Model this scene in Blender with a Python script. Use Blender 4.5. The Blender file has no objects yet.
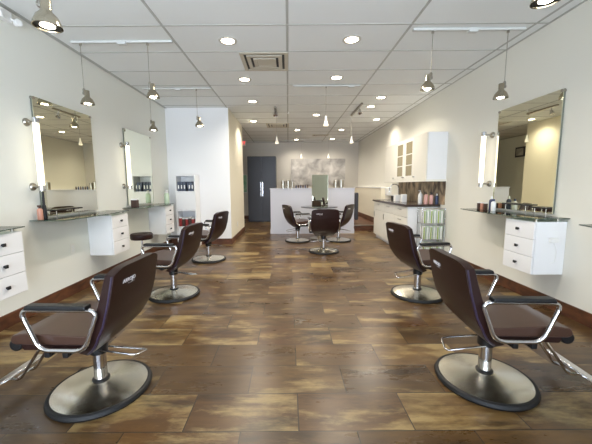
import bpy, bmesh, math, random
from mathutils import Vector, Matrix
C = bpy.context.scene.collection
SC = bpy.context.scene
PI = math.pi
rad = math.radians
random.seed(7)
XL, XR, YB, YF, ZC = -2.47, 2.57, 11.45, -1.6, 2.78

# ------------------------------------------------------------------ materials
def lin(c):
    f = lambda v: v/12.92 if v <= .04045 else ((v+.055)/1.055)**2.4
    return tuple(f(x/255.0) for x in c) + (1.0,)
def mat(name, rgb, rough=.5, metal=0.0, **kw):
    m = bpy.data.materials.new(name); m.use_nodes = True
    b = m.node_tree.nodes['Principled BSDF']
    b.inputs['Base Color'].default_value = lin(rgb)
    b.inputs['Roughness'].default_value = rough
    b.inputs['Metallic'].default_value = metal
    for k, v in kw.items():
        b.inputs[k.replace('_', ' ')].default_value = v
    return m
def bump(m, scale=60, strength=.1, dist=.002):
    nt = m.node_tree; b = nt.nodes['Principled BSDF']
    tc = nt.nodes.new('ShaderNodeTexCoord'); n = nt.nodes.new('ShaderNodeTexNoise'); bp = nt.nodes.new('ShaderNodeBump')
    n.inputs['Scale'].default_value = scale; n.inputs['Detail'].default_value = 4
    bp.inputs['Strength'].default_value = strength; bp.inputs['Distance'].default_value = dist
    nt.links.new(tc.outputs['Object'], n.inputs['Vector']); nt.links.new(n.outputs['Fac'], bp.inputs['Height'])
    nt.links.new(bp.outputs['Normal'], b.inputs['Normal'])
    return m
def emit(name, rgb, strength):
    m = mat(name, rgb, .5)
    b = m.node_tree.nodes['Principled BSDF']
    b.inputs['Emission Color'].default_value = lin(rgb); b.inputs['Emission Strength'].default_value = strength
    return m

M = {}
M['wall'] = bump(mat('painted wall', (231, 232, 224), .6), 90, .05)
M['wall_right'] = bump(mat('warm white painted wall', (231, 229, 218), .6), 90, .05)
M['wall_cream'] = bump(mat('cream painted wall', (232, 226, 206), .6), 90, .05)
M['wall_white'] = bump(mat('white painted wall', (240, 240, 240), .6), 90, .05)
M['wall_back'] = bump(mat('back wall paint', (205, 200, 190), .6), 90, .05)
M['ceil'] = bump(mat('ceiling tile', (232, 234, 232), .85), 140, .25, .002)
M['grid'] = mat('ceiling grid metal', (178, 178, 172), .6)
M['lilac'] = bump(mat('pale lilac grey paint', (196, 197, 206), .55), 90, .05)
M['white_gloss'] = mat('white lacquer', (240, 240, 240), .25)
M['cream_gloss'] = mat('ivory gloss lacquer', (237, 234, 223), .2)
M['chrome'] = mat('chrome', (215, 215, 218), .12, 1.0)
M['steel'] = mat('satin nickel', (170, 165, 155), .3, 1.0)
M['nickel'] = mat('brushed nickel', (176, 168, 150), .2, 1.0)
M['black'] = mat('black plastic', (18, 18, 20), .4)
M['trim'] = mat('pale downlight trim', (200, 196, 186), .4)
M['rubber'] = mat('black rubber', (14, 14, 15), .6)
M['leather'] = bump(mat('dark brown leather', (38, 20, 17), .36, Specular_IOR_Level=.32), 220, .15, .0015)
M['leather_lit'] = bump(mat('seat leather with painted reflections', (66, 44, 34), .33), 220, .15, .0015)  # seat leather lightened; the warm reflections on top are in its colour
M['piping'] = mat('plum piping', (50, 40, 62), .3)
M['ink'] = mat('pale print', (225, 220, 222), .5)
M['dark_cab'] = bump(mat('charcoal lacquer', (58, 60, 68), .4), 40, .05)
M['granite'] = bump(mat('dark counter stone', (58, 46, 42), .15), 60, .03)
M['mirror'] = mat('mirror silver', (234, 234, 214), .0, 1.0)
M['mirror_edge'] = mat('polished mirror edge', (120, 125, 115), .3, .5)
M['white'] = mat('white plastic', (235, 235, 232), .45)
M['pink'] = mat('pink bottle plastic', (216, 168, 158), .3)
M['navy'] = mat('blue grey plastic', (60, 70, 100), .35)
M['binder'] = mat('slate binder board', (84, 92, 110), .5)
M['red'] = mat('dark red carton', (150, 48, 44), .5)
M['brownbox'] = mat('dark brown carton', (70, 48, 40), .5)
M['orange'] = mat('amber bottle plastic', (196, 140, 118), .3)
M['green'] = mat('fresh green carton', (160, 180, 105), .5)
M['palegreen'] = mat('pale green plastic', (196, 214, 190), .35)
M['exit_red'] = emit('exit letters', (235, 40, 40), 2.0)
M['tube_light'] = emit('lit tube diffuser', (255, 244, 220), .85)
M['bulb'] = emit('lit bulb face', (255, 244, 225), 10.0)
M['small_bulb'] = emit('lit small bulb', (255, 236, 205), 4.0)
M['lens'] = emit('lit downlight lens', (255, 240, 212), 14.0)
M['outlet'] = mat('outlet plate', (236, 234, 228), .4)

def glass_mat(name, rgb, alpha_mix=.85, rough=.02):
    m = bpy.data.materials.new(name); m.use_nodes = True; nt = m.node_tree; nt.nodes.clear()
    o = nt.nodes.new('ShaderNodeOutputMaterial'); t = nt.nodes.new('ShaderNodeBsdfTransparent'); g = nt.nodes.new('ShaderNodeBsdfGlossy')
    fr = nt.nodes.new('ShaderNodeFresnel'); fr.inputs['IOR'].default_value = 1.5; mx = nt.nodes.new('ShaderNodeMixShader')
    t.inputs['Color'].default_value = lin(rgb); g.inputs['Roughness'].default_value = rough
    nt.links.new(fr.outputs[0], mx.inputs[0]); nt.links.new(t.outputs[0], mx.inputs[1]); nt.links.new(g.outputs[0], mx.inputs[2])
    nt.links.new(mx.outputs[0], o.inputs['Surface'])
    return m
M['glass_shelf'] = glass_mat('green tinted shelf glass', (212, 226, 210))
M['pane'] = glass_mat('clear window glass', (250, 252, 252))
M['smoke_glass'] = mat('smoked black glass', (40, 44, 46), .06)
M['frost'] = mat('frosted lamp glass', (245, 240, 228), .4, 0, Emission_Strength=.1, Emission_Color=lin((255, 240, 215)))
M['cab_glass'] = mat('bronze cabinet glass', (150, 140, 112), .12)
M['glass_edge'] = mat('dark green glass edge', (62, 84, 72), .15)

# brushed base steel
m = mat('brushed base steel', (208, 202, 186), .22, 1.0, Anisotropic=.7); M['brushed'] = m
tg = m.node_tree.nodes.new('ShaderNodeTangent'); tg.direction_type = 'RADIAL'; tg.axis = 'Z'
m.node_tree.links.new(tg.outputs[0], m.node_tree.nodes['Principled BSDF'].inputs['Tangent'])

# mottled panel materials
def mottled(name, c1, c2, scale, rough=.5, metal=0.0, stretch=(1, 1, 1), c3=None, detail=6, lo=.35, hi=.68):
    m = mat(name, c1, rough, metal); nt = m.node_tree; b = nt.nodes['Principled BSDF']
    tc = nt.nodes.new('ShaderNodeTexCoord'); mp = nt.nodes.new('ShaderNodeMapping'); n = nt.nodes.new('ShaderNodeTexNoise'); r = nt.nodes.new('ShaderNodeValToRGB')
    mp.inputs['Scale'].default_value = stretch; n.inputs['Scale'].default_value = scale; n.inputs['Detail'].default_value = detail
    n.inputs['Distortion'].default_value = .6
    r.color_ramp.elements[0].position = lo; r.color_ramp.elements[0].color = lin(c1)
    r.color_ramp.elements[1].position = hi; r.color_ramp.elements[1].color = lin(c2)
    if c3:
        e = r.color_ramp.elements.new((lo+hi)/2); e.color = lin(c3)
    nt.links.new(tc.outputs['Object'], mp.inputs[0]); nt.links.new(mp.outputs[0], n.inputs['Vector'])
    nt.links.new(n.outputs['Fac'], r.inputs[0]); nt.links.new(r.outputs[0], b.inputs['Base Color'])
    return m
M['art'] = mottled('silver grey mottled panel', (150, 146, 142), (214, 210, 204), 3.2, .5, c3=(186, 182, 176))
M['splash'] = mottled('bronze metal splashback', (84, 68, 52), (214, 192, 156), 5.0, .3, .5, (1, 1.6, .8), c3=(172, 154, 126))
M['base_tile'] = mottled('brown baseboard tile', (70, 40, 24), (108, 66, 40), 5, .45, 0, (1, 1, 3))

def floor_material():
    m = mat('brown wood look porcelain tile', (120, 90, 60), .3); nt = m.node_tree; L = nt.links; b = nt.nodes['Principled BSDF']
    N = nt.nodes.new
    tc = N('ShaderNodeTexCoord'); sp = N('ShaderNodeSeparateXYZ'); L.new(tc.outputs['Object'], sp.inputs[0])
    def mth(op, a, bb=None, c=None):
        n = N('ShaderNodeMath'); n.operation = op
        for i, v in enumerate((a, bb, c)):
            if v is None: continue
            if isinstance(v, (int, float)): n.inputs[i].default_value = v
            else: L.new(v, n.inputs[i])
        return n.outputs[0]
    RH, TW = .2815, .583
    v = mth('DIVIDE', mth('SUBTRACT', sp.outputs[1], 1.405-RH*20), RH); row = mth('FLOOR', v); fv = mth('FRACT', v)
    par = mth('MODULO', row, 2.0)
    u = mth('ADD', mth('DIVIDE', mth('SUBTRACT', sp.outputs[0], .045-TW*20), TW), mth('MULTIPLY', par, .5)); col = mth('FLOOR', u); fu = mth('FRACT', u)
    ev = mth('MULTIPLY', mth('MINIMUM', fv, mth('SUBTRACT', 1.0, fv)), RH); eu = mth('MULTIPLY', mth('MINIMUM', fu, mth('SUBTRACT', 1.0, fu)), TW)
    edge = mth('MINIMUM', ev, eu)
    joint = mth('LESS_THAN', edge, .003)
    cb = N('ShaderNodeCombineXYZ'); L.new(col, cb.inputs[0]); L.new(row, cb.inputs[1])
    wn = N('ShaderNodeTexWhiteNoise'); wn.noise_dimensions = '3D'; L.new(cb.outputs[0], wn.inputs['Vector'])
    sc_ = N('ShaderNodeVectorMath'); sc_.operation = 'SCALE'; L.new(wn.outputs['Color'], sc_.inputs[0]); sc_.inputs['Scale'].default_value = 37.0
    ad = N('ShaderNodeVectorMath'); ad.operation = 'ADD'; L.new(tc.outputs['Object'], ad.inputs[0]); L.new(sc_.outputs[0], ad.inputs[1])
    def noise(scale, st, detail=6, rough=.6, dist=.4):
        mp = N('ShaderNodeMapping'); mp.inputs['Scale'].default_value = st; L.new(ad.outputs[0], mp.inputs[0])
        n = N('ShaderNodeTexNoise'); n.inputs['Scale'].default_value = scale; n.inputs['Detail'].default_value = detail
        n.inputs['Roughness'].default_value = rough; n.inputs['Distortion'].default_value = dist
        L.new(mp.outputs[0], n.inputs['Vector']); return n.outputs['Fac']
    def ramp(fac, stops):
        r = N('ShaderNodeValToRGB'); L.new(fac, r.inputs[0]); e = r.color_ramp.elements
        e[0].position, e[0].color = stops[0][0], lin(stops[0][1]); e[1].position, e[1].color = stops[-1][0], lin(stops[-1][1])
        for p, c in stops[1:-1]:
            k = e.new(p); k.color = lin(c)
        return r.outputs[0]
    def mix(fac, a, c, bt='MIX'):
        n = N('ShaderNodeMix'); n.data_type = 'RGBA'; n.blend_type = bt
        if isinstance(fac, (int, float)): n.inputs[0].default_value = fac
        else: L.new(fac, n.inputs[0])
        L.new(a, n.inputs[6])
        if isinstance(c, tuple): n.inputs[7].default_value = lin(c)
        else: L.new(c, n.inputs[7])
        return n.outputs[2]
    base = ramp(noise(4.0, (.5, 2.4, 1), 7), [(.30, (30, 21, 12)), (.44, (68, 49, 27)), (.58, (94, 70, 39)), (.74, (128, 101, 59))])
    tone = ramp(wn.outputs['Value'], [(0.0, (58, 43, 27)), (.4, (94, 69, 39)), (.7, (84, 54, 29)), (1.0, (116, 91, 54))])
    c = mix(.5, base, tone)
    pm = mth('ADD', noise(2.4, (.6, 2.0, 1), 8, .68, .15), mth('MULTIPLY', mth('SUBTRACT', wn.outputs['Value'], .55), .16))
    pr = N('ShaderNodeMapRange'); L.new(pm, pr.inputs[0]); pr.inputs[1].default_value = .52; pr.inputs[2].default_value = .64; pr.inputs[4].default_value = .7
    c = mix(pr.outputs[0], c, (160, 138, 92))
    dr = N('ShaderNodeMapRange'); L.new(noise(2.6, (.55, 2.2, 1), 8, .7, .15), dr.inputs[0]); dr.inputs[1].default_value = .53; dr.inputs[2].default_value = .66; dr.inputs[4].default_value = .75
    c = mix(dr.outputs[0], c, (30, 21, 15))
    st = N('ShaderNodeMapRange'); L.new(noise(22, (.3, 4, 1), 4), st.inputs[0]); st.inputs[1].default_value = .5; st.inputs[2].default_value = .75; st.inputs[4].default_value = .3
    c = mix(st.outputs[0], c, (48, 34, 22))
    c = mix(joint, c, (44, 34, 25))
    L.new(c, b.inputs['Base Color'])
    rr = N('ShaderNodeMapRange'); L.new(pm, rr.inputs[0]); rr.inputs[3].default_value = .2; rr.inputs[4].default_value = .4; L.new(rr.outputs[0], b.inputs['Roughness'])
    bp = N('ShaderNodeBump'); bp.inputs['Strength'].default_value = .35; bp.inputs['Distance'].default_value = .003
    h = mth('SUBTRACT', mth('MULTIPLY', noise(14, (.5, 2, 1), 5), .4), joint); L.new(h, bp.inputs['Height']); L.new(bp.outputs[0], b.inputs['Normal'])
    return m
M['floor'] = floor_material()

# ------------------------------------------------------------------ mesh helpers
class MB:
    def __init__(s): s.bm = bmesh.new()
    def box(s, x0, x1, y0, y1, z0, z1):
        r = bmesh.ops.create_cube(s.bm, size=1.0)
        for v in r['verts']:
            v.co = Vector(((x0+x1)/2+v.co.x*abs(x1-x0), (y0+y1)/2+v.co.y*abs(y1-y0), (z0+z1)/2+v.co.z*abs(z1-z0)))
        return s
    def lathe(s, prof, n=32, c=(0, 0, 0), axis='z', mtx=None):
        rings = []
        for r, z in prof:
            ring = []
            for i in range(n):
                a = 2*PI*i/n; p = Vector((r*math.cos(a), r*math.sin(a), z))
                if axis == 'x': p = Vector((p.z, p.x, p.y))
                elif axis == 'y': p = Vector((p.x, p.z, p.y))
                if mtx: p = mtx @ p
                ring.append(s.bm.verts.new(p+Vector(c)))
            rings.append(ring)
        for a, b in zip(rings, rings[1:]):
            for i in range(n): s.bm.faces.new((a[i], a[(i+1) % n], b[(i+1) % n], b[i]))
        s.bm.faces.new(list(reversed(rings[0]))); s.bm.faces.new(rings[-1])
        return s
    def cyl(s, r, z0, z1, c=(0, 0, 0), n=24, axis='z'): return s.lathe([(r, z0), (r, z1)], n, c, axis)
    def tube(s, pts, r, n=10, closed=False):
        pts = [Vector(p) for p in pts]; k = len(pts); rings = []; up = None
        for i, p in enumerate(pts):
            if closed: d = (pts[(i+1) % k]-pts[i-1]).normalized()
            else: d = (pts[min(i+1, k-1)]-pts[max(i-1, 0)]).normalized()
            if up is None:
                up = d.orthogonal().normalized()
            else:
                up = (up-d*up.dot(d)).normalized()
            w = d.cross(up)
            rings.append([s.bm.verts.new(p+(up*math.cos(2*PI*j/n)+w*math.sin(2*PI*j/n))*r) for j in range(n)])
        prs = list(zip(rings, rings[1:]))
        for a, b in prs:
            for j in range(n): s.bm.faces.new((a[j], a[(j+1) % n], b[(j+1) % n], b[j]))
        if closed:
            a, b = rings[-1], rings[0]
            off = min(range(n), key=lambda o: (a[0].co-b[o].co).length)
            for j in range(n): s.bm.faces.new((a[j], a[(j+1) % n], b[(j+1+off) % n], b[(j+off) % n]))
        else:
            s.bm.faces.new(list(reversed(rings[0]))); s.bm.faces.new(rings[-1])
        return s
    def prism(s, poly, a0, a1, plane='xz'):
        def P(u, v, w):
            return Vector({'xz': (u, w, v), 'xy': (u, v, w), 'yz': (w, u, v)}[plane])
        A = [s.bm.verts.new(P(u, v, a0)) for u, v in poly]; B = [s.bm.verts.new(P(u, v, a1)) for u, v in poly]
        n = len(poly)
        for i in range(n): s.bm.faces.new((A[i], A[(i+1) % n], B[(i+1) % n], B[i]))
        s.bm.faces.new(list(reversed(A))); s.bm.faces.new(B)
        return s
    def build(s, name, m, parent=None, bevel=0.0, seg=2, smooth=True, loc=None):
        bmesh.ops.recalc_face_normals(s.bm, faces=s.bm.faces)
        me = bpy.data.meshes.new(name); s.bm.to_mesh(me); s.bm.free()
        me.materials.append(m)
        o = bpy.data.objects.new(name, me); C.objects.link(o)
        if smooth:
            for p in me.polygons: p.use_smooth = True
            bm = bmesh.new(); bm.from_mesh(me)
            for e in bm.edges:
                if len(e.link_faces) == 2 and e.calc_face_angle(0) > rad(35): e.smooth = False
            bm.to_mesh(me); bm.free()
        if bevel:
            b = o.modifiers.new('bevel', 'BEVEL'); b.width = bevel; b.segments = seg; b.limit_method = 'ANGLE'; b.angle_limit = rad(40); b.harden_normals = False
            if smooth:
                bm = bmesh.new(); bm.from_mesh(me)
                for e in bm.edges: e.smooth = True
                bm.to_mesh(me); bm.free()
                w = o.modifiers.new('wn', 'WEIGHTED_NORMAL'); w.keep_sharp = False
        if parent: o.parent = parent
        if loc: o.location = loc
        return o

def rounded(pts, r, n=6, closed=True):
    out = []; k = len(pts); pts = [Vector(p) for p in pts]
    for i, p in enumerate(pts):
        if not closed and i in (0, k-1): out.append(p); continue
        a, b = pts[i-1], pts[(i+1) % k]
        da, db = (a-p), (b-p); rr = min(r, da.length*.45, db.length*.45)
        p0, p1 = p+da.normalized()*rr, p+db.normalized()*rr
        for j in range(n+1):
            t = j/n; out.append(p0*(1-t)**2+p*2*t*(1-t)+p1*t*t)
    return out

def tag(o, label, cat, group=None, kind=None):
    o['label'] = label; o['category'] = cat
    if group: o['group'] = group
    if kind: o['kind'] = kind
    return o
def thing(name, label, cat, loc=(0, 0, 0), rz=0, group=None):
    o = bpy.data.objects.new(name, None); C.objects.link(o); o.empty_display_size = .1
    o.location = loc; o.rotation_euler = (0, 0, rz)
    return tag(o, label, cat, group)
def struct(o, label=None, cat=None):
    o['kind'] = 'structure'
    if label: o['label'] = label
    if cat: o['category'] = cat
    return o
def dup(root, loc, rz, label, group=None):
    def cp(o, par):
        c = o.copy(); C.objects.link(c)
        if par: c.parent = par
        for ch in o.children: cp(ch, c)
        return c
    r = cp(root, None); r.location = loc; r.rotation_euler = (0, 0, rz); r['label'] = label
    if group: r['group'] = group
    return r
def text_mesh(name, s, size, m, parent=None, mtx=None, conform=None, extrude=.001):
    cu = bpy.data.curves.new(name, 'FONT'); cu.body = s; cu.size = size; cu.align_x = 'CENTER'; cu.align_y = 'CENTER'; cu.extrude = extrude
    t = bpy.data.objects.new(name, cu); C.objects.link(t)
    me = bpy.data.meshes.new_from_object(t.evaluated_get(bpy.context.evaluated_depsgraph_get()))
    bpy.data.objects.remove(t)
    if mtx: me.transform(mtx)
    if conform:
        for v in me.vertices: v.co = conform(v.co)
    me.materials.clear(); me.materials.append(m)
    o = bpy.data.objects.new(name, me); C.objects.link(o)
    if parent: o.parent = parent
    return o

# ------------------------------------------------------------------ the room
struct(MB().box(XL-.3, XR+.3, YF-.2, YB+.2, -.1, 0).build('floor', M['floor'], smooth=False), 'brown wood-look porcelain tile floor in running bond', 'floor')
struct(MB().box(XL-.3, XR+.3, YF-.2, YB+.2, ZC, ZC+.1).build('ceiling', M['ceil'], smooth=False), 'white suspended tile ceiling of the salon', 'ceiling')
struct(MB().box(XL-.2, XL, YF-.2, YB+.2, 0, ZC).build('wall_left', M['wall'], smooth=False), 'long white wall on the left carrying styling stations', 'wall')
struct(MB().box(XR, XR+.2, YF-.2, YB+.2, 0, ZC).build('wall_right', M['wall_right'], smooth=False), 'long off-white wall on the right behind the cabinets', 'wall')
struct(MB().box(XL, XR, YB, YB+.2, 0, ZC).build('wall_back', M['wall_back'], smooth=False), 'greige back wall of the salon', 'wall')
# front wall (behind the camera) with three shop windows
fw = MB()
fw.box(XL, XR, YF-.15, YF, 0, .25).box(XL, XR, YF-.15, YF, 2.55, ZC)
wx = [(-2.35, -.70), (-.55, 1.10), (2.02, 2.47)]
for a, b in ((XL, -2.35), (-.70, -.55), (1.10, 2.02), (2.47, XR)): fw.box(a, b, YF-.15, YF, .25, 2.55)  # wide pier right of middle placed to keep bright window off island mirror
struct(fw.build('wall_front', M['wall'], smooth=False), 'shop front wall with three tall windows', 'wall')
for i, (a, b) in enumerate(wx):
    f = MB().box(a, b, YF-.1, YF-.05, .25, .3).box(a, b, YF-.1, YF-.05, 2.5, 2.55).box(a, a+.05, YF-.1, YF-.05, .3, 2.5).box(b-.05, b, YF-.1, YF-.05, .3, 2.5)
    w = struct(f.build('window_%d' % (i+1), M['steel'], smooth=False), ('left wide', 'middle wide', 'narrow right')[i]+' tall shop-front window', 'window')
    MB().box(a+.05, b-.05, YF-.08, YF-.075, .3, 2.5).build('pane', M['pane'], w, smooth=False)
# white partition projecting on the left
PY0, PY1, PX = 6.41, 8.32, -1.2
pw = MB().box(XL, PX, PY0, PY1, 0, ZC)
o = pw.build('wall_partition', M['wall_white'], smooth=False); struct(o, 'bright white partition block projecting from the left wall', 'wall')
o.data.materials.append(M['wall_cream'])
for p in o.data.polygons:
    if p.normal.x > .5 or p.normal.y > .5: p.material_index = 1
# ceiling grid
g = MB()
for x in (-2.44, -1.22, 0, 1.22, 2.44): g.box(x-.012, x+.012, YF, YB, ZC-.004, ZC)
y = 3.214-.6*8
while y < YB:
    if y > YF: g.box(XL, XR, y-.009, y+.009, ZC-.0038, ZC)
    y += .6
g.box(XL, XL+.02, YF, YB, ZC-.006, ZC).box(XR-.02, XR, YF, YB, ZC-.006, ZC).box(XL, XR, YB-.02, YB, ZC-.006, ZC)
struct(g.build('trim_1', M['grid'], smooth=False), 'grey metal grid strips between the ceiling tiles', 'ceiling grid')
BH = .12
def bb(name, lab, *a): struct(MB().box(*a).build(name, M['base_tile'], smooth=False), lab, 'baseboard')
bb('baseboard_left', 'brown tile baseboard along the left wall', XL, XL+.012, YF, PY0, 0, BH)
bb('baseboard_left_rear', 'brown tile baseboard along the left wall past the partition', XL, XL+.012, PY1, YB, 0, BH)
bb('baseboard_right', 'brown tile baseboard along the right wall', XR-.012, XR, YF, 8.2, 0, BH)
bb('baseboard_back', 'brown tile baseboard along the back wall', XL, .2, YB-.012, YB, 0, BH)
bb('baseboard_partition', 'brown tile baseboard wrapping the white partition', PX, PX+.012, PY0-.012, PY1, 0, BH)
bb('baseboard_partition_front', 'brown tile baseboard on the front of the white partition', XL, PX, PY0-.012, PY0, 0, BH)
# raised platform and wainscot at the back right
pf = struct(MB().box(.2, XR, 8.2, YB, 0, .15).build('platform', M['base_tile'], smooth=False), 'raised brown tiled platform behind the half wall', 'platform')
MB().box(.2, XR, 8.185, 8.24, .135, .155).build('nosing', M['steel'], pf, smooth=False)
wn_ = struct(MB().box(XR-.11, XR, 8.2, YB, .15, 1.13).build('wall_wainscot', M['wall_cream'], smooth=False), 'low cream ledge wall along the right wall at the back', 'wall')
MB().box(XR-.125, XR, 8.19, YB, 1.13, 1.16).build('ledge_cap', M['white_gloss'], wn_, smooth=False)
MB().box(XR-.122, XR-.11, 8.2, YB, .15, .29).build('skirting', M['base_tile'], wn_, smooth=False)
# lilac half wall
hw = struct(MB().box(-.45, 1.66, 7.76, 7.96, 0, 1.13).build('wall_half', M['lilac'], smooth=False), 'pale lilac grey half wall behind the centre chairs', 'wall')
MB().box(-.465, 1.675, 7.745, 7.975, 1.13, 1.15).build('cap', M['lilac'], hw, smooth=False)
MB().box(-.46, 1.67, 7.75, 7.76, 0, .12).build('skirting', M['lilac'], hw, smooth=False)

# ------------------------------------------------------------------ salon chair (faces local +X)
def back_rear(z):
    pts = [(.30, -.045), (.34, -.105), (.40, -.165), (.50, -.225), (.62, -.26), (.81, -.295)]
    for (z0, x0), (z1, x1) in zip(pts, pts[1:]):
        if z <= z1:
            t = (z-z0)/(z1-z0); return x0+(x1-x0)*t
    return pts[-1][1]
def rear_xyz(y, z, off=0): return Vector((back_rear(z)+.22*y*y+off, y, z))
def half_w(z):
    w = .25
    if z < .50: w -= .10*((.50-z)/.20)**2
    return w-.012*max(0, (z-.6)/.2)
def make_chair(label, group):
    t = thing('salon_chair', label, 'salon chair', group=group)
    b = MB().lathe([(.10, .004), (.26, .004), (.26, .030), (.2, .042), (.12, .054), (.07, .064), (.045, .07)], 64).build('base_plate', M['brushed'], t)
    MB().lathe([(.252, 0), (.274, 0), (.280, .012), (.273, .028), (.264, .033), (.252, .031)], 64).build('rubber_rim', M['rubber'], b)
    col = MB().cyl(.036, .06, .27, n=32).build('column', M['chrome'], t)
    MB().lathe([(.036, .062), (.048, .064), (.048, .076), (.037, .080)], 32).build('collar', M['black'], col)
    MB().lathe([(.037, .235), (.048, .24), (.052, .33), (.043, .337)], 32).build('sleeve', M['black'], col)
    fr = MB().box(-.08, .2, -.17, .17, .338, .372)
    for s in (-1, 1):
        fr.box(-.02, .01, s*.16, s*.258, .352, .368).box(.075, .105, s*.16, s*.258, .352, .368)
        fr.box(-.02, .01, s*.245, s*.265, .352, .392).box(.075, .105, s*.245, s*.265, .352, .392)
    fr.build('seat_frame', M['black'], t, .006)
    lever = rounded([(-.03, .045, .275), (-.25, .05, .25), (-.27, -.06, .225), (-.03, -.045, .25)], .03, closed=False)
    MB().tube(lever, .0055).build('pump_lever', M['chrome'], t)
    prof = rounded([(-.10, .405, 0), (-.13, .45, 0), (.0, .455, 0), (.21, .468, 0), (.295, .455, 0), (.31, .425, 0), (.29, .405, 0)], .03, 4)
    MB().prism([(p.x, p.y) for p in prof], -.232, .232).build('seat', M['leather_lit'], t, .012, 3)
    MB().prism([(-.09, .372), (-.10, .404), (.27, .404), (.25, .368)], -.222, .222).build('seat_shell', M['leather'], t, .006)
    MB().cyl(.034, -.228, .228, (.288, 0, .398), 24, 'y').build('front_roll', M['black'], t, .008)  # black puts the shade under the seat's front edge into the colour
    # backrest shell
    bm = MB(); NU, NV = 14, 16; th = .072; F, R = [], []
    for j in range(NV+1):
        z = .30+.51*j/NV; rf, rb = [], []
        for i in range(NU+1):
            u = -1+2*i/NU; y = u*half_w(z)
            zz = z - (.03*(abs(u)**6) if j == NV else 0)
            rb.append(bm.bm.verts.new(rear_xyz(y, zz)))
            p = rear_xyz(y*.97, zz, th*(.8 if z < .4 else 1-.3*max(0, (z-.55)/.25))); p.z += .012 if z < .4 else 0
            rf.append(bm.bm.verts.new(p))
        F.append(rf); R.append(rb)
    for j in range(NV):
        for i in range(NU):
            bm.bm.faces.new((F[j][i], F[j][i+1], F[j+1][i+1], F[j+1][i])); bm.bm.faces.new((R[j][i], R[j+1][i], R[j+1][i+1], R[j][i+1]))
        for i in (0, NU): bm.bm.faces.new((F[j][i], F[j+1][i], R[j+1][i], R[j][i]))
    for i in range(NU):
        for j in (0, NV): bm.bm.faces.new((F[j][i], F[j][i+1], R[j][i+1], R[j][i]))
    bk = bm.build('backrest', M['leather'], t, .014, 3)
    pts = [rear_xyz(s*half_w(.3+.48*k/14)*.985, .3+.48*k/14, .004) for s in (1,) for k in range(15)]
    p1 = [rear_xyz(half_w(.32+.45*k/14)-.004, .32+.45*k/14, .012) for k in range(15)]
    p2 = [Vector((p.x, -p.y, p.z)) for p in p1]
    MB().tube(p1, .006, 8).build('piping', M['piping'], bk); MB().tube(p2, .006, 8).build('piping', M['piping'], bk)
    def conf(off):
        return lambda co: rear_xyz(co.y, co.z, -.0015 + (co.x))
    B = Matrix(((0, 0, -1, 0), (-1, 0, 0, .105), (0, 1, 0, .722), (0, 0, 0, 1)))
    B2 = Matrix(((0, 0, -1, 0), (-1, 0, 0, .085), (0, 1, 0, .703), (0, 0, 0, 1)))
    text_mesh('logo', 'ARROJO', .030, M['ink'], bk, B, conf(0))
    text_mesh('logo_line', '- - - - -', .022, M['ink'], bk, B2, conf(0))
    for s in (-1, 1):
        loop = rounded([(-.195, s*.262, .607), (.21, s*.262, .607), (.125, s*.262, .392), (-.11, s*.262, .392)], .055, 7)
        a = MB().tube(loop, .0115, 12, True).build('armrest', M['chrome'], t)
        MB().prism([(-.15, .612), (-.145, .637), (.16, .637), (.17, .612)], s*.262-.026, s*.262+.026).build('arm_pad', M['black'], a, .007)
    ft = MB()
    for s in (-1, 1):
        ft.tube(rounded([(.19, s*.05, .35), (.28, s*.05, .335), (.46, s*.05, .085), (.53, s*.05, .09)], .03, closed=False), .009, 8)
    ft.tube([(.47, -.055, .098), (.47, .055, .098)], .006, 8)
    fo = ft.build('footrest_bar', M['chrome'], t)
    MB().prism([(.50, .098), (.505, .112), (.555, .106), (.552, .092)], -.19, .19).build('footplate', M['chrome'], fo, .004)
    return t
G = 'hydraulic salon chairs'
chairs = [
    (-1.14, 1.77, 178, 'brown leather salon chair nearest on the left, facing the left wall mirror', 'salon chairs along the left wall'),
    (-1.30, 3.41, 180-6, 'brown leather salon chair beside the round stool, second from the front on the left', 'salon chairs along the left wall'),
    (-1.33, 5.06, 180-12, 'brown leather salon chair before the white shelf tower and white partition', 'salon chairs along the left wall'),
    (1.215, 1.77, -3, 'brown leather salon chair nearest on the right, facing the right wall mirror', 'salon chairs along the right wall'),
    (1.425, 3.28, 9, 'brown leather salon chair in front of the green bottle rack on the right', 'salon chairs along the right wall'),
    (.645, 5.58, 90, 'brown leather salon chair seen from straight behind at the centre island', 'salon chairs around the centre island'),
    (.20, 6.70, 20, 'brown leather salon chair left of the centre island in front of the lilac half wall', 'salon chairs around the centre island'),
    (1.10, 6.70, 150, 'brown leather salon chair right of the centre island, partly hidden by the centre chair', 'salon chairs around the centre island'),
]
c0 = make_chair(chairs[0][3], chairs[0][4])
for i, (x, y, a, lab, gr) in enumerate(chairs):
    y += .0244*x
    if i == 0: c0.location = (x, y, 0); c0.rotation_euler.z = rad(a)
    else:
        o = dup(c0, (x, y, 0), rad(a), lab, gr)
        if i >= 6:                       # footrests folded away under these two seats
            for ch in list(o.children):
                if ch.name.startswith('footrest'):
                    for q in list(ch.children): bpy.data.objects.remove(q)
                    bpy.data.objects.remove(ch)

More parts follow.
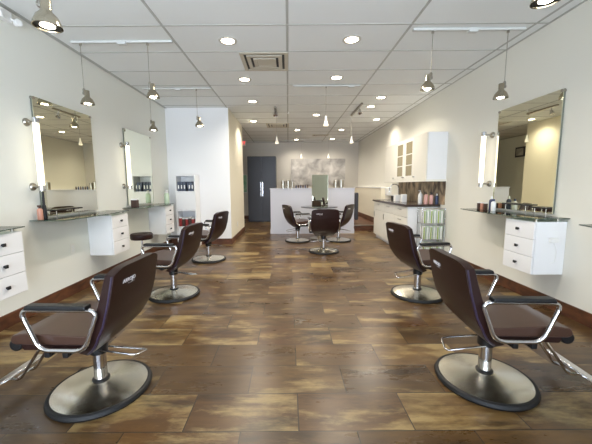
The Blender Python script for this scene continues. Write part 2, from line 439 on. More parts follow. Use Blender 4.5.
# ------------------------------------------------------------------ styling stations: local x = away from wall, y = to the right when facing the wall
LW = lambda Y: ((XL, Y-.06, 0), 0.0)
RW = lambda Y: ((XR, Y+.063, 0), PI)
def make_shelf(label):
    t = thing('glass_shelf', label, 'shelf', group='glass styling shelves')
    poly = [(0, -.62), (.31, -.62), (.34, -.5), (.36, -.1), (.355, .2), (.335, .5), (.31, .62), (0, .62)]
    MB().prism(poly, .897, .905, 'xy').build('glass_top', M['glass_shelf'], t, smooth=False)
    e = MB()
    for a, b in zip(poly[:-1], poly[1:]): e.tube([(a[0], a[1], .901), (b[0], b[1], .901)], .0042, 6)
    e.build('glass_edge', M['glass_edge'], t)
    for y_ in (-.45, 0.0): MB().box(0, .07, y_-.012, y_+.012, .882, .896).build('bracket', M['steel'], t)
    return t
def make_drawers(label):
    t = thing('drawer_cabinet', label, 'drawer cabinet', group='white wall hung drawer cabinets')
    MB().box(0, .282, .22, .60, .37, .87).build('body', M['white_gloss'], t, .003, 1)
    for k in range(3):
        z0 = .372+k*.1665; z1 = z0+.1625
        d = MB().box(.284, .302, .221, .599, z0, z1).build('drawer', M['white_gloss'], t, .003, 1)
        MB().box(.302, .318, .402, .418, (z0+z1)/2-.008, (z0+z1)/2+.008).box(.316, .328, .396, .424, (z0+z1)/2-.013, (z0+z1)/2+.013).build('knob', M['black'], d, .002, 1)
    for x_, y_ in ((.06, .26), (.06, .56), (.26, .26), (.26, .56)): MB().cyl(.012, .87, .896, (x_, y_, 0), 16).build('standoff', M['steel'], t)
    return t
def make_mirror(label):
    t = thing('wall_mirror', label, 'mirror', group='frameless styling mirrors')
    MB().box(.02, .026, -.438, .438, .93, 2.09).build('mirror_glass', M['mirror'], t, smooth=False)
    MB().box(.004, .0199, -.438, .438, .93, 2.09).build('backing', M['mirror_edge'], t, smooth=False)
    for y_ in (-.428, .428): MB().cyl(.014, 0, .034, (0, y_, 2.075), 16, 'x').build('clip', M['steel'], t)
    return t
def make_tube(label):
    t = thing('tube_sconce', label, 'wall light', group='vertical tube wall lights')
    MB().cyl(.027, 1.235, 1.82, (.105, -.56, 0), 24).build('diffuser', M['tube_light'], t)
    for a, b in ((1.185, 1.237), (1.818, 1.87)):
        MB().cyl(.028, a, b, (.105, -.56, 0), 24).build('end_cap', M['chrome'], t)
    for z_ in (1.225, 1.83):
        f = MB().lathe([(.038, 0), (.038, .01), (.030, .022), (.012, .026), (.012, .05)], 24, (0, -.545, z_), 'x').tube([(.045, -.545, z_), (.09, -.555, z_)], .011, 10).build('wall_mount', M['steel'], t)
    return t
sh = make_shelf('green-edged glass shelf over the nearest left drawer cabinet, cut off at the left edge')
sh.location, sh.rotation_euler.z = LW(1.94)
for (loc, rz), lab in ((LW(3.6), 'glass shelf under the larger left mirror, holding the amber bottle'),
                       (LW(5.26), 'glass shelf under the farther left mirror near the white shelf tower'),
                       (RW(3.35), 'glass shelf under the right wall mirror above three white drawers'),
                       (RW(1.69), 'end of a glass shelf cut off at the right edge of the photo')):
    dup(sh, loc, rz, lab)
dr = make_drawers('white three-drawer cabinet cut off at the left edge of the photo')
dr.location, dr.rotation_euler.z = LW(1.94)
for (loc, rz), lab in ((LW(3.6), 'white three-drawer wall cabinet in front of the round stool'),
                       (LW(5.26), 'white three-drawer wall cabinet beside the white shelf tower'),
                       (RW(3.35), 'white three-drawer wall cabinet on the right wall under the mirror')):
    dup(dr, loc, rz, lab)
mi = make_mirror('large frameless mirror nearest on the left wall'); mi.location, mi.rotation_euler.z = LW(3.565)
dup(mi, *LW(5.225), 'farther frameless mirror on the left wall reflecting the white partition')
dup(mi, *RW(3.335), 'large frameless mirror on the right wall')
tb = make_tube('lit vertical tube light beside the nearest left mirror'); tb.location, tb.rotation_euler.z = LW(3.6)
dup(tb, *LW(5.26), 'lit vertical tube light beside the farther left mirror')
dup(tb, *RW(3.35), 'lit vertical tube light beside the right wall mirror')

# ------------------------------------------------------------------ small goods
def bottle(name, label, x, y, z, r, h, m, cap=None, group=None, capm=None, n=20):
    t = thing(name, label, 'bottle', (x, y, z), 0, group)
    MB().lathe([(r*.92, 0), (r, h*.04), (r, h*.66), (r*.85, h*.74), (r*.4, h*.8)], n).build('body', m, t)
    if cap == 'pump':
        MB().lathe([(r*.42, h*.8), (r*.42, h*.86), (r*.14, h*.87), (r*.14, h*.95)], 14).box(-r*.9, r*.2, -r*.2, r*.2, h*.95, h).build('pump', capm or M['white'], t)
    elif cap == 'spray':
        MB().lathe([(r*.42, h*.8), (r*.42, h*.88)], 14).box(-r*.8, r*.5, -r*.25, r*.25, h*.88, h).build('spray_head', capm or M['black'], t)
    else:
        MB().lathe([(r*.45, h*.8), (r*.45, h*.98), (r*.3, h)], 14).build('cap', capm or M['black'], t)
    return t
def carton(label, x, y, z, a, b, h, m, group=None, name='product_box', cat='box'):
    t = thing(name, label, cat, (x, y, z), 0, group)
    MB().box(-a/2, a/2, -b/2, b/2, 0, h*.84).build('carton', m, t, .002, 1)
    MB().box(-a/2, a/2, -b/2, b/2, h*.84, h).build('lid', M['white'], t, .002, 1)
    return t
ZS = .9057
bottle('spray_bottle', 'amber pink spray bottle on the glass shelf below the near left tube light', XL+.06, 2.98, ZS, .024, .14, M['orange'], 'spray', None, M['brownbox'])
# iron in holder
t = thing('curling_iron', 'black curling iron standing against the near left mirror', 'styling tool', (XL+.05, 3.05, ZS))
MB().lathe([(.02, 0), (.022, .01), (.018, .13), (.012, .14), (.011, .27)], 16).build('handle', M['black'], t)
def tool_ledge(label, x, y, rz, l, h):
    t = thing('tool_ledge', label, 'tool holder', (x, y, ZS), rz, 'black tool ledges on the glass shelves')
    MB().box(-l/2, l/2, -.03, .03, h-.014, h).build('top_slab', M['black'], t, .003)
    for e in (-1, 1): MB().cyl(.004, 0, h-.014, (e*(l/2-.03), 0, 0), 12).build('support', M['steel'], t)
tool_ledge('low black tool ledge standing on the near left glass shelf by the mirror', XL+.062, 3.36, rad(90), .40, .085)
tool_ledge('longer black tool ledge on the right glass shelf by the mirror', XR-.062, 3.40, rad(90), .36, .10)
tool_ledge('short black tool ledge at the drawer end of the right glass shelf', XR-.062, 3.06, rad(90), .20, .085)
for k, (u, w, m_, lab) in enumerate(((-.52, .12, 'brownbox', 'dark brown carton at the far end of the right glass shelf'), (-.455, .12, 'orange', 'tan carton between dark ones on the right glass shelf'), (-.39, .12, 'brownbox', 'dark brown carton nearest the bottles on the right glass shelf'))):
    carton(lab, XR-w-.02, 3.40-u, ZS, .032, .04, .09, M[m_], 'cartons on the right shelf')
bottle('product_bottle', 'blue grey bottle on the right glass shelf before the mirror', XR-.13, 3.70, ZS, .026, .17, M['navy'], None, 'bottles on the right shelf', M['white'])
bottle('product_bottle', 'white capped pale bottle on the right glass shelf before the mirror', XR-.15, 3.63, ZS, .026, .14, M['white'], None, 'bottles on the right shelf', M['navy'])
carton('small brown carton on the farther left glass shelf', XL+.12, 4.72, ZS, .09, .07, .13, M['brownbox'])
bottle('product_bottle', 'pale green bottle at the end of the farther left glass shelf', XL+.20, 5.77, ZS, .045, .24, M['palegreen'], None, None, M['white'])

# outlets
def outlet(label, loc, rz, n='wall_outlet'):
    t = thing(n, label, 'outlet', loc, rz, 'white wall outlets')
    MB().box(0, .006, -.035, .035, -.057, .057).build('plate', M['outlet'], t, .002, 1)
    MB().box(.006, .009, -.017, .017, .008, .035).box(.006, .009, -.017, .017, -.035, -.008).build('socket', M['white'], t)
outlet('white outlet plate on the left wall below the larger mirror', (XL, 3.46, .52), 0)
outlet('white outlet plate on the cream side of the white partition', (PX, 7.2, .33), 0)
t = thing('plug_box', 'white plug-in box on the side of the right drawer cabinet', 'outlet', (XR-.12, 2.81, .70))
MB().box(-.04, .04, -.02, 0, -.022, .022).build('housing', M['white'], t, .004)
MB().tube([(0, -.01, -.02), (.03, -.012, -.1), (.02, -.012, -.2), (-.03, -.012, -.22)], .002, 6).build('cord', M['white'], t)

# stool
t = thing('rolling_stool', 'round dark brown rolling stool beside the white wall cabinet', 'stool', (-2.10, 4.35, 0))
MB().lathe([(.10, .47), (.142, .475), (.15, .49), (.150, .54), (.138, .556), (.06, .56)], 40).build('seat', M['leather'], t)
MB().cyl(.014, .26, .47, n=20).lathe([(.022, .08), (.022, .30)], 20).build('post', M['chrome'], t)
for k in range(5):
    a = 2*PI*k/5+.35; d = Vector((math.cos(a), math.sin(a), 0))
    l = MB().tube([d*.015+Vector((0, 0, .10)), d*.23+Vector((0, 0, .062))], .011, 8).build('leg', M['chrome'], t)
    MB().tube([d*.215+Vector((0, 0, .064)), d*.215+Vector((0, 0, .04))], .007, 8).lathe([(.024, -.011), (.026, 0), (.024, .011)], 18, d*.222+Vector((0, 0, .026)), 'y').build('caster', M['black'], l)

# ------------------------------------------------------------------ white shelf tower with binders
TX0, TX1, TY0, TY1 = -2.22, -1.83, 6.09, 6.395
t = thing('shelf_tower', 'narrow white shelf tower against the white partition', 'shelf unit', (TX0, TY0, 0))
w_, d_ = TX1-TX0, TY1-TY0
b = MB().box(0, .022, 0, d_, 0, 1.44).box(w_-.022, w_, 0, d_, 0, 1.44).box(.022, w_-.022, d_-.012, d_, 0, 1.44)
for z_ in (.03, .40, .73, 1.10, 1.418): b.box(.022, w_-.022, 0, d_-.012, z_, z_+.022)
b.build('carcass', M['white_gloss'], t, smooth=False)
MB().box(.024, w_-.024, -.004, .014, .756, 1.096).build('door', M['white_gloss'], t, .002, 1)
MB().box(.024, w_-.024, -.004, .014, .056, .396).build('door', M['white_gloss'], t, .002, 1)
nm = ['first', 'second', 'third', 'fourth', 'fifth']
for k in range(5):
    tt = thing('ring_binder', 'slate blue binder, %s from the left in the top cubby of the white tower' % nm[k], 'binder', (TX0+.055+k*.058, TY0+.03, 1.1225), 0, 'binders in the white tower')
    tl = .04 if k > 2 else 0; tt.location.x += tl
    MB().prism([(-.022+tl*0, 0), (.022, 0), (.022-tl, .185), (-.022-tl, .185)], 0, .2).build('cover', M['binder'], tt, .002, 1)
    MB().box(-.012, .012, -.002, 0, .05, .12).build('spine_label', M['white'], tt)
for k in range(5):
    carton('%s carton, %s from the left in the lower cubby of the white tower' % (('red', 'dark brown')[k % 2], nm[k]), TX0+.06+k*.062, TY0+.08, .4225, .05, .1, .17+.02*(k % 3 == 0), M[('red', 'brownbox')[k % 2]], 'cartons in the white tower')

# ------------------------------------------------------------------ right wall cabinets
def upper(label, y0, y1, doors, glass):
    t = thing('wall_cabinet', label, 'wall cabinet', (XR, y0, 1.30), 0, 'ivory wall cabinets')
    n = y1-y0-.002; Wd = n/doors
    MB().box(-.31, 0, 0, n, 0, .76).build('body', M['white_gloss'], t, .003, 1)
    for k in range(doors):
        a, b_ = k*Wd+.002, (k+1)*Wd-.002
        if glass:
            d = MB().box(-.332, -.312, a, a+.075, 0, .76).box(-.332, -.312, b_-.075, b_, 0, .76).box(-.332, -.312, a+.075, b_-.075, 0, .085).box(-.332, -.312, a+.075, b_-.075, .70, .76).build('door', M['cream_gloss'], t, .002, 1)
            MB().box(-.325, -.319, a+.075, b_-.075, .085, .70).build('pane', M['cab_glass'], d, smooth=False)
            mm = MB()
            for z_ in (.27, .47): mm.box(-.328, -.3255, a+.075, b_-.075, z_, z_+.018)
            mm.build('shelf_line', M['cream_gloss'], d, smooth=False)
            hy = b_-.03 if k == 0 else a+.03
        else:
            d = MB().box(-.332, -.312, a, b_, 0, .76).build('door', M['cream_gloss'], t, .002, 1); hy = b_-.05 if label.startswith('near') else a+.09
        MB().box(-.345, -.332, hy-.012, hy+.012, .05, .065).box(-.352, -.343, hy-.03, hy+.03, .048, .067).build('handle', M['chrome'], d, smooth=False)
    return t
upper('nearest ivory solid-door wall cabinet on the right wall', 5.06, 5.58, 1, False)
upper('middle wall cabinet with two bronze glass doors on the right wall', 5.58, 6.50, 2, True)
upper('farthest ivory solid-door wall cabinet on the right wall', 6.50, 7.19, 1, False)
t = MB().box(XR-.335, XR, 5.05, 7.22, 1.27, 1.30).build('light_rail', M['cream_gloss'], smooth=False); tag(t, 'cream rail running along under the wall cabinets', 'rail')
def lower(label, y0, y1, kind):
    t = thing('base_cabinet', label, 'base cabinet', (2.02, y0, 0), 0, 'white base cabinets')
    n = y1-y0-.002
    MB().box(.02, .528, 0, n, .08, .845).box(.06, .528, 0, n, 0, .08).build('body', M['white_gloss'], t, .002, 1)
    rows = {'drawers': [(.66, .843), (.37, .656), (.085, .366)], 'door': [(.66, .843), (.085, .656)]}[kind]
    for i, (a, b_) in enumerate(rows):
        isdoor = kind == 'door' and i == 1
        d = MB().box(0, .019, .002, n-.002, a, b_).build('door' if isdoor else 'drawer', M['cream_gloss'], t, .002, 1)
        zz = b_-.06; hy = n/2
        if isdoor: MB().box(-.012, 0, n-.07, n-.05, zz-.1, zz-.09).box(-.012, 0, n-.07, n-.05, zz, zz+.01).box(-.018, -.008, n-.07, n-.05, zz-.1, zz+.01).build('handle', M['steel'], d)
        else: MB().box(-.015, 0, hy-.07, hy-.06, zz, zz+.012).box(-.015, 0, hy+.06, hy+.07, zz, zz+.012).box(-.022, -.012, hy-.07, hy+.07, zz, zz+.012).build('handle', M['steel'], d)
lower('white base cabinet nearest the bottle rack, with three drawers', 5.23, 5.89, 'drawers')
lower('middle white base cabinet under the dark counter', 5.89, 6.55, 'door')
lower('farthest white base cabinet under the dark counter', 6.55, 7.25, 'door')
ct = tag(MB().box(1.985, XR, 5.20, 7.27, .845, .885).build('countertop', M['granite'], bevel=.004), 'long dark stone countertop over the white base cabinets', 'countertop')
struct(MB().box(XR-.012, XR, 5.06, 7.19, .885, 1.27).build('splashback', M['splash'], smooth=False), 'mottled bronze splashback between counter and wall cabinets', 'splashback')
ZT = .8855
t = thing('faucet', 'tall curved chrome gooseneck faucet on the dark counter', 'faucet', (2.40, 6.72, ZT))
MB().lathe([(.03, 0), (.03, .01), (.014, .02)], 20).build('flange', M['chrome'], t)
MB().tube([(0, 0, .01), (0, 0, .25)]+[(-.10+.10*math.cos(a), -.02*math.sin(a), .25+.10*math.sin(a)) for a in [PI*k/10 for k in range(1, 11)]]+[(-.2, 0, .2)], .011, 12).build('spout', M['chrome'], t)
carton('white box on the dark counter below the faucet, left of its twin', 2.22, 6.30, ZT, .11, .11, .13, M['white'], 'white boxes on the counter')
carton('white box on the dark counter nearer the pump bottle', 2.25, 6.02, ZT, .09, .09, .15, M['white'], 'white boxes on the counter')
carton('small dark tin at the far end of the dark counter', 2.42, 7.05, ZT, .12, .1, .10, M['black'])
bottle('pump_bottle', 'white pump bottle on the near end of the dark counter', 2.36, 5.52, ZT, .038, .23, M['white'], 'pump')
bottle('pump_bottle', 'pink pump bottle beside the white one on the dark counter', 2.39, 5.36, ZT, .034, .21, M['pink'], 'pump', 'pink bottles on the counter', M['black'])
bottle('pump_bottle', 'second pink pump bottle, nearer the dark blue bottles', 2.465, 5.32, ZT, .034, .20, M['pink'], 'pump', 'pink bottles on the counter', M['black'])
bottle('product_bottle', 'dark blue bottle next to the pink bottles on the counter', 2.515, 5.42, ZT, .026, .19, M['navy'], None, 'blue bottles on the counter')
bottle('product_bottle', 'dark blue bottle with white cap at the counter end by the wall', 2.535, 5.27, ZT, .026, .18, M['navy'], None, 'blue bottles on the counter', M['white'])
t = thing('towel_dispenser', 'white paper towel dispenser on the right wall past the cabinets', 'dispenser', (XR, 7.80, .95))
MB().box(-.10, 0, -.11, .11, 0, .2).build('housing', M['white'], t, .02, 3)
MB().box(-.106, -.1, -.08, .08, .02, .045).build('slot', M['white_gloss'], t)
# rack with cartons
RX0, RX1, RY0, RY1 = 2.17, 2.555, 4.98, 5.17
t = thing('wire_rack', 'chrome wire rack of green and white boxes beside the white base cabinet', 'rack', (RX0, RY0, 0))
rw, rd = RX1-RX0, RY1-RY0
for x_ in (.008, rw-.008):
    for y_ in (.008, rd-.008): MB().cyl(.008, 0, .84, (x_, y_, 0), 12).build('post', M['chrome'], t)
for z_ in (.05, .32, .585, .825):
    s = MB()
    for k in range(5): s.tube([(.008, .008+k*(rd-.016)/4, z_), (rw-.008, .008+k*(rd-.016)/4, z_)], .003, 6)
    for x_ in (.008, rw/3, rw*2/3, rw-.008): s.tube([(x_, .008, z_), (x_, rd-.008, z_)], .004, 6)
    s.build('wire_shelf', M['chrome'], t)
rn = ['top', 'middle', 'bottom']
for r_, z_ in enumerate((.59, .325, .055)):
    for k in range(6):
        x_ = RX0+.055+k*.056
        tt = thing('hair_product_box', 'slim %s box, %s from the left in the %s row of the wire rack' % (('green', 'white')[k % 2], nm[k] if k < 5 else 'sixth', rn[r_]), 'box', (x_, RY0+.06, z_), 0, 'slim boxes in the wire rack')
        MB().box(-.023, .023, -.04, .06, 0, .215).build('carton', M['palegreen' if k % 2 else 'white'], tt, .002, 1)
        MB().box(-.012, .012, -.0415, -.04, .0, .20).build('stripe', M['white' if k % 2 else 'green'], tt)

# ------------------------------------------------------------------ centre island
t = thing('island_station', 'centre styling island with upright mirrors and a dark glass table', 'styling island', (.70, 7.0, 0))
MB().lathe([(.2, 0), (.2, .02), (.05, .035), (.045, .72)], 28).build('pedestal', M['steel'], t)
MB().lathe([(.40, .72), (.42, .725), (.42, .738), (.40, .742)], 48).build('table_top', M['smoke_glass'], t)
tri = [(-.175, -.15), (.175, -.15), (0, .153)]
ins = [(x*.97, y*.97) for x, y in tri]
MB().prism(ins, .742, 1.44, 'xy').build('mirror_core', M['mirror_edge'], t, smooth=False)
for a, b_ in zip(tri, tri[1:]+tri[:1]):
    a, b_ = Vector((a[0], a[1], 0)), Vector((b_[0], b_[1], 0)); d = (b_-a).normalized(); nn = Vector((d.y, -d.x, 0))
    q = [a+nn*.002, b_+nn*.002, b_-nn*.002-d*.003, a-nn*.002+d*.003]
    MB().prism([(v.x, v.y) for v in q], .745, 1.445, 'xy').build('mirror_panel', M['mirror'], t, smooth=False)

# ------------------------------------------------------------------ half wall goods, back of the room
for k, (x_, r_, h_, lab) in enumerate(((-.13, .055, .19, 'steel canister at the far left end of the lilac half wall'), (.0, .055, .20, 'steel canister second from the left on the lilac half wall'), (.105, .035, .17, 'slim steel canister third from the left on the lilac half wall'),
                              (1.20, .055, .20, 'steel canister just right of the island mirror on the lilac half wall'), (1.34, .065, .21, 'widest steel canister at the right on the lilac half wall'))):
    t = thing('canister', lab, 'canister', (x_, 7.86, 1.1505), 0, 'steel canisters on the half wall')
    MB().cyl(r_, 0, h_*.88, n=28).build('body', M['steel'], t)
    MB().lathe([(r_*1.03, h_*.88), (r_*1.03, h_*.94), (r_*.9, h_*.96), (r_*.15, h_*.965), (r_*.15, h_)], 28).build('lid', M['steel'], t)
for k in range(6):
    bottle('small_bottle', 'small dark bottle, %s from the left in the row on the lilac half wall' % (nm+['sixth'])[k], .20+k*.058, 7.86, 1.1505, .018, .085, M['brownbox' if k % 2 else 'navy'], None, 'small bottles on the half wall', n=12)
t = thing('tall_cabinet', 'tall charcoal double-door cabinet at the back left', 'cabinet', (-1.36, 10.40, 0))
MB().box(0, .95, .022, .6, 0, 2.19).build('body', M['dark_cab'], t, .004, 1)
for s in (0, 1):
    d = MB().box(.004+s*.475, .471+s*.475, 0, .02, .03, 2.185).build('door', M['dark_cab'], t, .003, 1)
    hx = .445 if s == 0 else .505
    MB().box(hx-.007, hx+.007, -.045, -.03, .86, 1.34).box(hx-.01, hx+.01, -.03, 0, .9, .92).box(hx-.01, hx+.01, -.03, 0, 1.28, 1.3).build('handle', M['chrome'], d)
t = thing('wall_panel', 'silver grey mottled art panel on the back wall', 'wall art', (1.10, YB, 1.71))
MB().box(-.99, .99, -.03, 0, -.47, .47).build('panel', M['art'], t, smooth=False)
t = thing('wall_picture', 'pale green upright poster on the back wall beside the charcoal cabinet', 'poster', (-1.75, YB, 1.3))
MB().box(-.24, .24, -.02, 0, -.33, .33).build('frame', M['white'], t)
MB().box(-.22, .22, -.023, -.02, -.31, .31).build('print', mottled('pale green print', (120, 180, 140), (190, 220, 196), 4), t)
t = thing('picture_frame', 'small dark frame high on the left wall past the partition', 'picture', (XL, 10.2, 2.25))
MB().box(0, .03, -.2, .2, -.16, .16).build('frame', M['dark_cab'], t)
MB().box(.03, .034, -.15, .15, -.11, .11).build('print', M['art'], t)
t = thing('exit_sign', 'small red and white EXIT sign hanging from the ceiling by the partition', 'sign', (-1.52, 10.3, 2.60))
MB().box(-.14, .14, -.025, .025, -.08, .08).build('housing', M['white'], t, .005)
MB().cyl(.012, .08, .18).build('stem', M['white'], t)
text_mesh('lettering', 'EXIT', .13, M['exit_red'], t, Matrix(((1, 0, 0, 0), (0, 0, -1, -.0265), (0, 1, 0, 0), (0, 0, 0, 1))))
# dark shampoo chair behind half wall
t = thing('waiting_chair', 'dark upholstered chair half hidden behind the right end of the half wall', 'chair', (1.72, 8.75, .15))
MB().box(-.28, .16, -.24, .24, .28, .42).build('seat', M['dark_cab'], t, .03, 3)
MB().box(.12, .22, -.24, .24, .1, .86).build('backrest', M['dark_cab'], t, .03, 3)
MB().lathe([(.2, 0), (.2, .02), (.04, .03), (.04, .29)], 24, (-.04, 0, 0)).build('pedestal', M['steel'], t)

# ------------------------------------------------------------------ ceiling fittings
def add_light(name, kind, loc, energy, color, parent=None, **kw):
    l = bpy.data.lights.new(name, kind); l.energy = energy; l.color = lin(color)[:3]
    for k, v in kw.items(): setattr(l, k, v)
    o = bpy.data.objects.new(name, l); C.objects.link(o); o.location = loc
    if parent: o.parent = parent
    return o
DW = 46.0
def make_downlight(label):
    t = thing('recessed_downlight', label, 'ceiling light', group='round recessed downlights')
    MB().lathe([(.068, -.002), (.072, -.008), (.098, -.006), (.102, 0), (.068, 0)], 40).build('trim_ring', M['trim'], t)
    MB().lathe([(.069, -.003), (.05, -.005), (.02, -.006)], 32).build('lens', M['lens'], t)
    add_light('bulb_light', 'SPOT', (0, 0, -.02), DW, (255, 245, 230), t, spot_size=rad(150), spot_blend=.9, shadow_soft_size=.06)
    return t
DL = [(-.643, 3.54, 'downlight left of the centre line, nearest of the ceiling lights in view'), (.696, 3.53, 'downlight right of the centre line, nearest on the right half of the ceiling'),
      (-.634, 4.76, 'downlight just past the large square vent on the left'), (.716, 4.71, 'downlight just before the middle white track'),
      (-.654, 5.95, 'third downlight back in the left ceiling row'), (-.837, 7.73, 'downlight near the white partition side, fourth back on the left'),
      (1.675, 5.75, 'first downlight back over the right cabinets'), (1.664, 6.40, 'second downlight back over the right cabinets'), (2.13, 7.62, 'downlight closest to the right wall past the cabinets'),
      (.637, 7.10, 'downlight above the centre island'), (.266, 8.96, 'downlight behind the half wall, left one of the farther pair'), (1.519, 8.98, 'downlight behind the half wall, right one of the farther pair'),
      (.283, 10.78, 'farthest downlight on the left before the art panel'), (1.504, 10.69, 'farthest downlight on the right before the art panel'),
      (-.64, 2.34, 'downlight above the front of the room on the left'), (.70, 2.34, 'downlight above the front of the room on the right')]  # last pair is unseen, continuing the rows, added to light the near chairs
d0 = make_downlight(DL[0][2]); d0.location = (DL[0][0], DL[0][1], ZC)
for x_, y_, lab in DL[1:]: dup(d0, (x_, y_, ZC), 0, lab)
# vents
def vent(label, x_, y_, w_, d_, m, closed=True):
    t = thing('ceiling_vent', label, 'vent', (x_, y_, ZC), 0, 'square ceiling air vents')
    f = MB()
    for k, (s, z0, z1) in enumerate(((1, -.012, 0), (.74, -.018, -.006), (.48, -.022, -.01))):
        a, b_ = w_/2*s, d_/2*s; a2, b2 = a-.045*w_/.57, b_-.045*d_/.57
        for q in ([(-a, -b_), (a, -b_), (a2, -b2), (-a2, -b2)], [(a, -b_), (a, b_), (a2, b2), (a2, -b2)], [(a, b_), (-a, b_), (-a2, b2), (a2, b2)], [(-a, b_), (-a, -b_), (-a2, -b2), (-a2, b2)]):
            f.prism(q, z0, z1, 'xy')
    f.build('frame', m, t, smooth=False)
    MB().box(-w_/2*.9, w_/2*.9, -d_/2*.9, d_/2*.9, -.004, 0).build('throat_shade', M['black'], t, smooth=False)  # flat black sheet painting in the shade of the open duct
    MB().box(-w_*.16, w_*.16, -d_*.16, d_*.16, -.018, -.004).build('core', m, t, smooth=False)
    return t
VM = mat('beige vent metal', (196, 188, 170), .5)
vent('large beige square ceiling vent nearest the camera', -.28, 4.115, .58, .57, VM)
vent('farther beige square ceiling vent over the half wall approach', -.26, 8.25, .58, .57, VM)
vent('small far ceiling vent near the art panel', 1.02, 9.9, .5, .3, VM)
t = thing('sprinkler', 'small white sprinkler head on the centre ceiling strip', 'sprinkler', (.02, 6.75, ZC))
MB().lathe([(.035, -.004), (.03, 0)], 20).lathe([(.01, -.04), (.01, -.004)], 12).lathe([(.03, -.048), (.03, -.043)], 16).build('head', M['white'], t)
# emergency light on left wall
t = thing('emergency_light', 'white twin-head emergency light high on the left wall', 'emergency light', (XL, 2.84, 2.695))
MB().box(0, .05, -.07, .07, -.04, .05).build('housing', M['white'], t, .01)
for s in (-1, 1):
    MB().lathe([(.01, -.035), (.025, -.014), (.032, .02), (.028, .024)], 24, (.075, s*.085, -.03), mtx=Matrix.Rotation(rad(60*s), 3, 'X') @ Matrix.Rotation(rad(70), 3, 'Y')).tube([(.03, s*.04, 0), (.085, s*.085, -.03)], .008, 8).build('lamp_head', M['white'], t)
# tracks
M['track'] = mat('white track metal', (205, 206, 202), .6)
def track(label, x0, x1, y_, box_x):
    t = thing('track_rail', label, 'track', ((x0+x1)/2, y_, ZC), 0, 'white ceiling tracks'); h = (x1-x0)/2
    MB().box(-h, h, -.018, .018, -.022, 0).build('rail', M['track'], t, .003, 1)
    bx = box_x-(x0+x1)/2
    MB().box(bx-.045, bx+.045, -.025, .025, -.04, -.001).build('feed_box', M['track'], t, .004)
YT1, YT2, YT3, YTC = 3.53, 5.14, 3.31, 5.05
track('white ceiling track nearest on the left', -2.33, -1.24, YT1, -1.78)
track('white ceiling track farther back on the left', -2.30, -1.22, YT2, -1.75)
track('white ceiling track on the right', 1.27, 2.40, YT3, 1.87)
track('white ceiling track over the middle of the room', .09, 1.14, YTC, 1.0)
track('white ceiling track at the back before the art panel', -.45, 2.0, 10.9, .5)
YT0 = 1.78
track('white ceiling track above the front left of the room', -2.25, -1.1, YT0, -1.7)
track('white ceiling track above the front right of the room', 1.2, 2.35, YT0, 1.8)
def make_pendant(label, shade_m, drop, lit=True):
    t = thing('pendant_lamp', label, 'pendant lamp', group='hanging track pendants')
    MB().cyl(.013, -.022, -.045, n=14).build('connector', M['steel'], t)
    c = MB().tube([(0, 0, -.04), (0, 0, drop+.16)], .0035, 8).build('cord', M['steel'], t)
    k = MB().lathe([(.012, drop+.10), (.014, drop+.115), (.014, drop+.155), (.008, drop+.17)], 14, (0, 0, 0)).lathe([(.014, -.025), (.014, .025)], 14, (.012, 0, drop+.115), 'x').build('swivel', M['steel'], t)
    s = MB().lathe([(.024, drop+.145), (.026, drop+.14), (.026, drop+.085), (.03, drop+.075), (.052, drop+.052), (.066, drop+.02), (.070, drop), (.066, drop), (.062, drop+.02), (.048, drop+.048), (.025, drop+.066)], 32, (.03, 0, 0)).build('shade', shade_m, t)
    MB().lathe([(.036, drop+.008), (.062, drop+.006), (.062, drop+.016), (.036, drop+.016)], 32, (.03, 0, 0)).build('shadow_ring', M['black'], s)  # black ring painting in the dark inside of the steel lamp shade
    MB().lathe([(.02, drop+.055), (.036, drop+.018), (.034, drop+.004), (.01, drop+.002)], 24, (.03, 0, 0)).build('bulb', M['bulb'], t)
    return t
for x_, y_, rz, drop, lab in ((-2.235, YT1, 0, -.655, 'nickel pendant beside the left wall, above the larger left mirror'), (-1.51, YT1, 0, -.59, 'nickel pendant at the inner end of the near left track'),
                    (-2.21, YT2, 0, -.66, 'nickel pendant near the farther left mirror'), (-1.46, YT2, 0, -.60, 'nickel pendant before the white partition'),
                    (1.47, YT3, PI, -.59, 'nickel pendant at the inner end of the right track'), (2.23, YT3, PI, -.68, 'nickel pendant just left of the right wall mirror top'),
                    (-1.325, YT0, 0, -.70, 'nickel pendant cut off at the top left of the photo'), (1.42, YT0, PI, -.59, 'nickel pendant cut off at the top right of the photo')):
    o = make_pendant(lab, M['nickel'], drop); o.location = (x_, y_, ZC); o.rotation_euler.z = rz
def make_cone(label, drop, m):
    t = thing('cone_pendant', label, 'pendant lamp', group='small glass cone pendants')
    MB().cyl(.012, -.022, -.04, n=12).build('connector', M['steel'], t)
    MB().tube([(0, 0, -.03), (0, 0, drop+.15)], .0025, 6).build('cord', M['steel'], t)
    MB().lathe([(.014, drop+.15), (.016, drop+.10), (.020, drop+.075), (.044, drop), (.04, drop), (.018, drop+.07)], 24).build('shade', m, t)
    MB().lathe([(.012, drop+.05), (.02, drop+.03), (.012, drop+.01)], 14).build('bulb', M['small_bulb'], t)
    return t
cn = make_cone('small frosted cone pendant on the middle track', -.62, M['frost']); cn.location = (.605, YTC, ZC)
dup(cn, (.46, 10.9, ZC), 0, 'small cone pendant at the left in front of the art panel')
dup(cn, (1.40, 10.9, ZC), 0, 'small cone pendant at the right in front of the art panel')
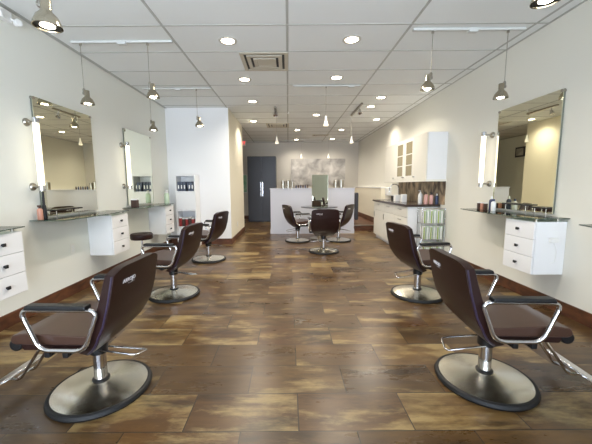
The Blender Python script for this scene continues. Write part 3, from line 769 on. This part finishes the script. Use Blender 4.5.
def long_track(label, x_, y0, y1, rz):
    t = thing('spot_track', label, 'track', (x_, (y0+y1)/2, ZC), rz, 'short dark tracks with a spot'); h = (y1-y0)/2
    MB().box(-.02, .02, -h, h, -.03, 0).build('rail', M['steel'], t, .003, 1)
    MB().tube([(0, -h*.6, -.03), (0, -h*.6, -.09)], .008, 8).lathe([(.02, 0), (.026, .02), (.045, .09), (.04, .092)], 20, (0, -h*.6, -.08), mtx=Matrix.Rotation(rad(155), 3, 'X')).build('spot_head', M['chrome'], t)
long_track('short metal spot track on the right half of the ceiling', 1.42, 6.1, 7.1, rad(0))
long_track('short metal spot track on the left half of the ceiling', -.25, 6.3, 7.1, 0)
dup(cn, (1.42, 7.05, ZC-.008), 0, 'small cone pendant at the end of the right spot track')
dup(cn, (-.25, 7.05, ZC-.008), 0, 'small cone pendant at the end of the left spot track')

# ------------------------------------------------------------------ daylight, lamps, camera
w = bpy.data.worlds.new('World'); SC.world = w; w.use_nodes = True
nt = w.node_tree; bg = nt.nodes['Background']
bg.inputs['Color'].default_value = lin((214, 228, 245)); bg.inputs['Strength'].default_value = 2.2
a = add_light('window_daylight', 'AREA', (0, YF-.4, 1.5), 170, (226, 236, 255), shape='RECTANGLE', size=4.9, size_y=2.4)
a.rotation_euler = (rad(90), 0, 0)
g_ = add_light('ceiling_fill', 'AREA', (0, YF-1.0, .15), 260, (240, 244, 255), shape='RECTANGLE', size=4.9, size_y=1.2)  # added lamp outside, aimed up to brighten the ceiling like ground bounce
g_.rotation_euler = (rad(145), 0, 0)
cam = bpy.data.cameras.new('camera'); co = bpy.data.objects.new('camera', cam); C.objects.link(co); SC.camera = co
cam.sensor_width = 36; cam.sensor_fit = 'HORIZONTAL'; cam.lens = 308/592*36; cam.clip_start = .05
cam.shift_x = 7.5/592
R_ = Matrix.Rotation(rad(90-6.76), 4, 'X') @ Matrix.Rotation(rad(-.4), 4, 'Z')
co.matrix_world = Matrix.Translation((0, 0, 1.22)) @ R_
vs = SC.view_settings
SC.display_settings.display_device = 'sRGB'
vs.view_transform = 'Standard'; vs.look = 'None'; vs.gamma = 1.0; vs.use_curve_mapping = False; vs.exposure = 0.85
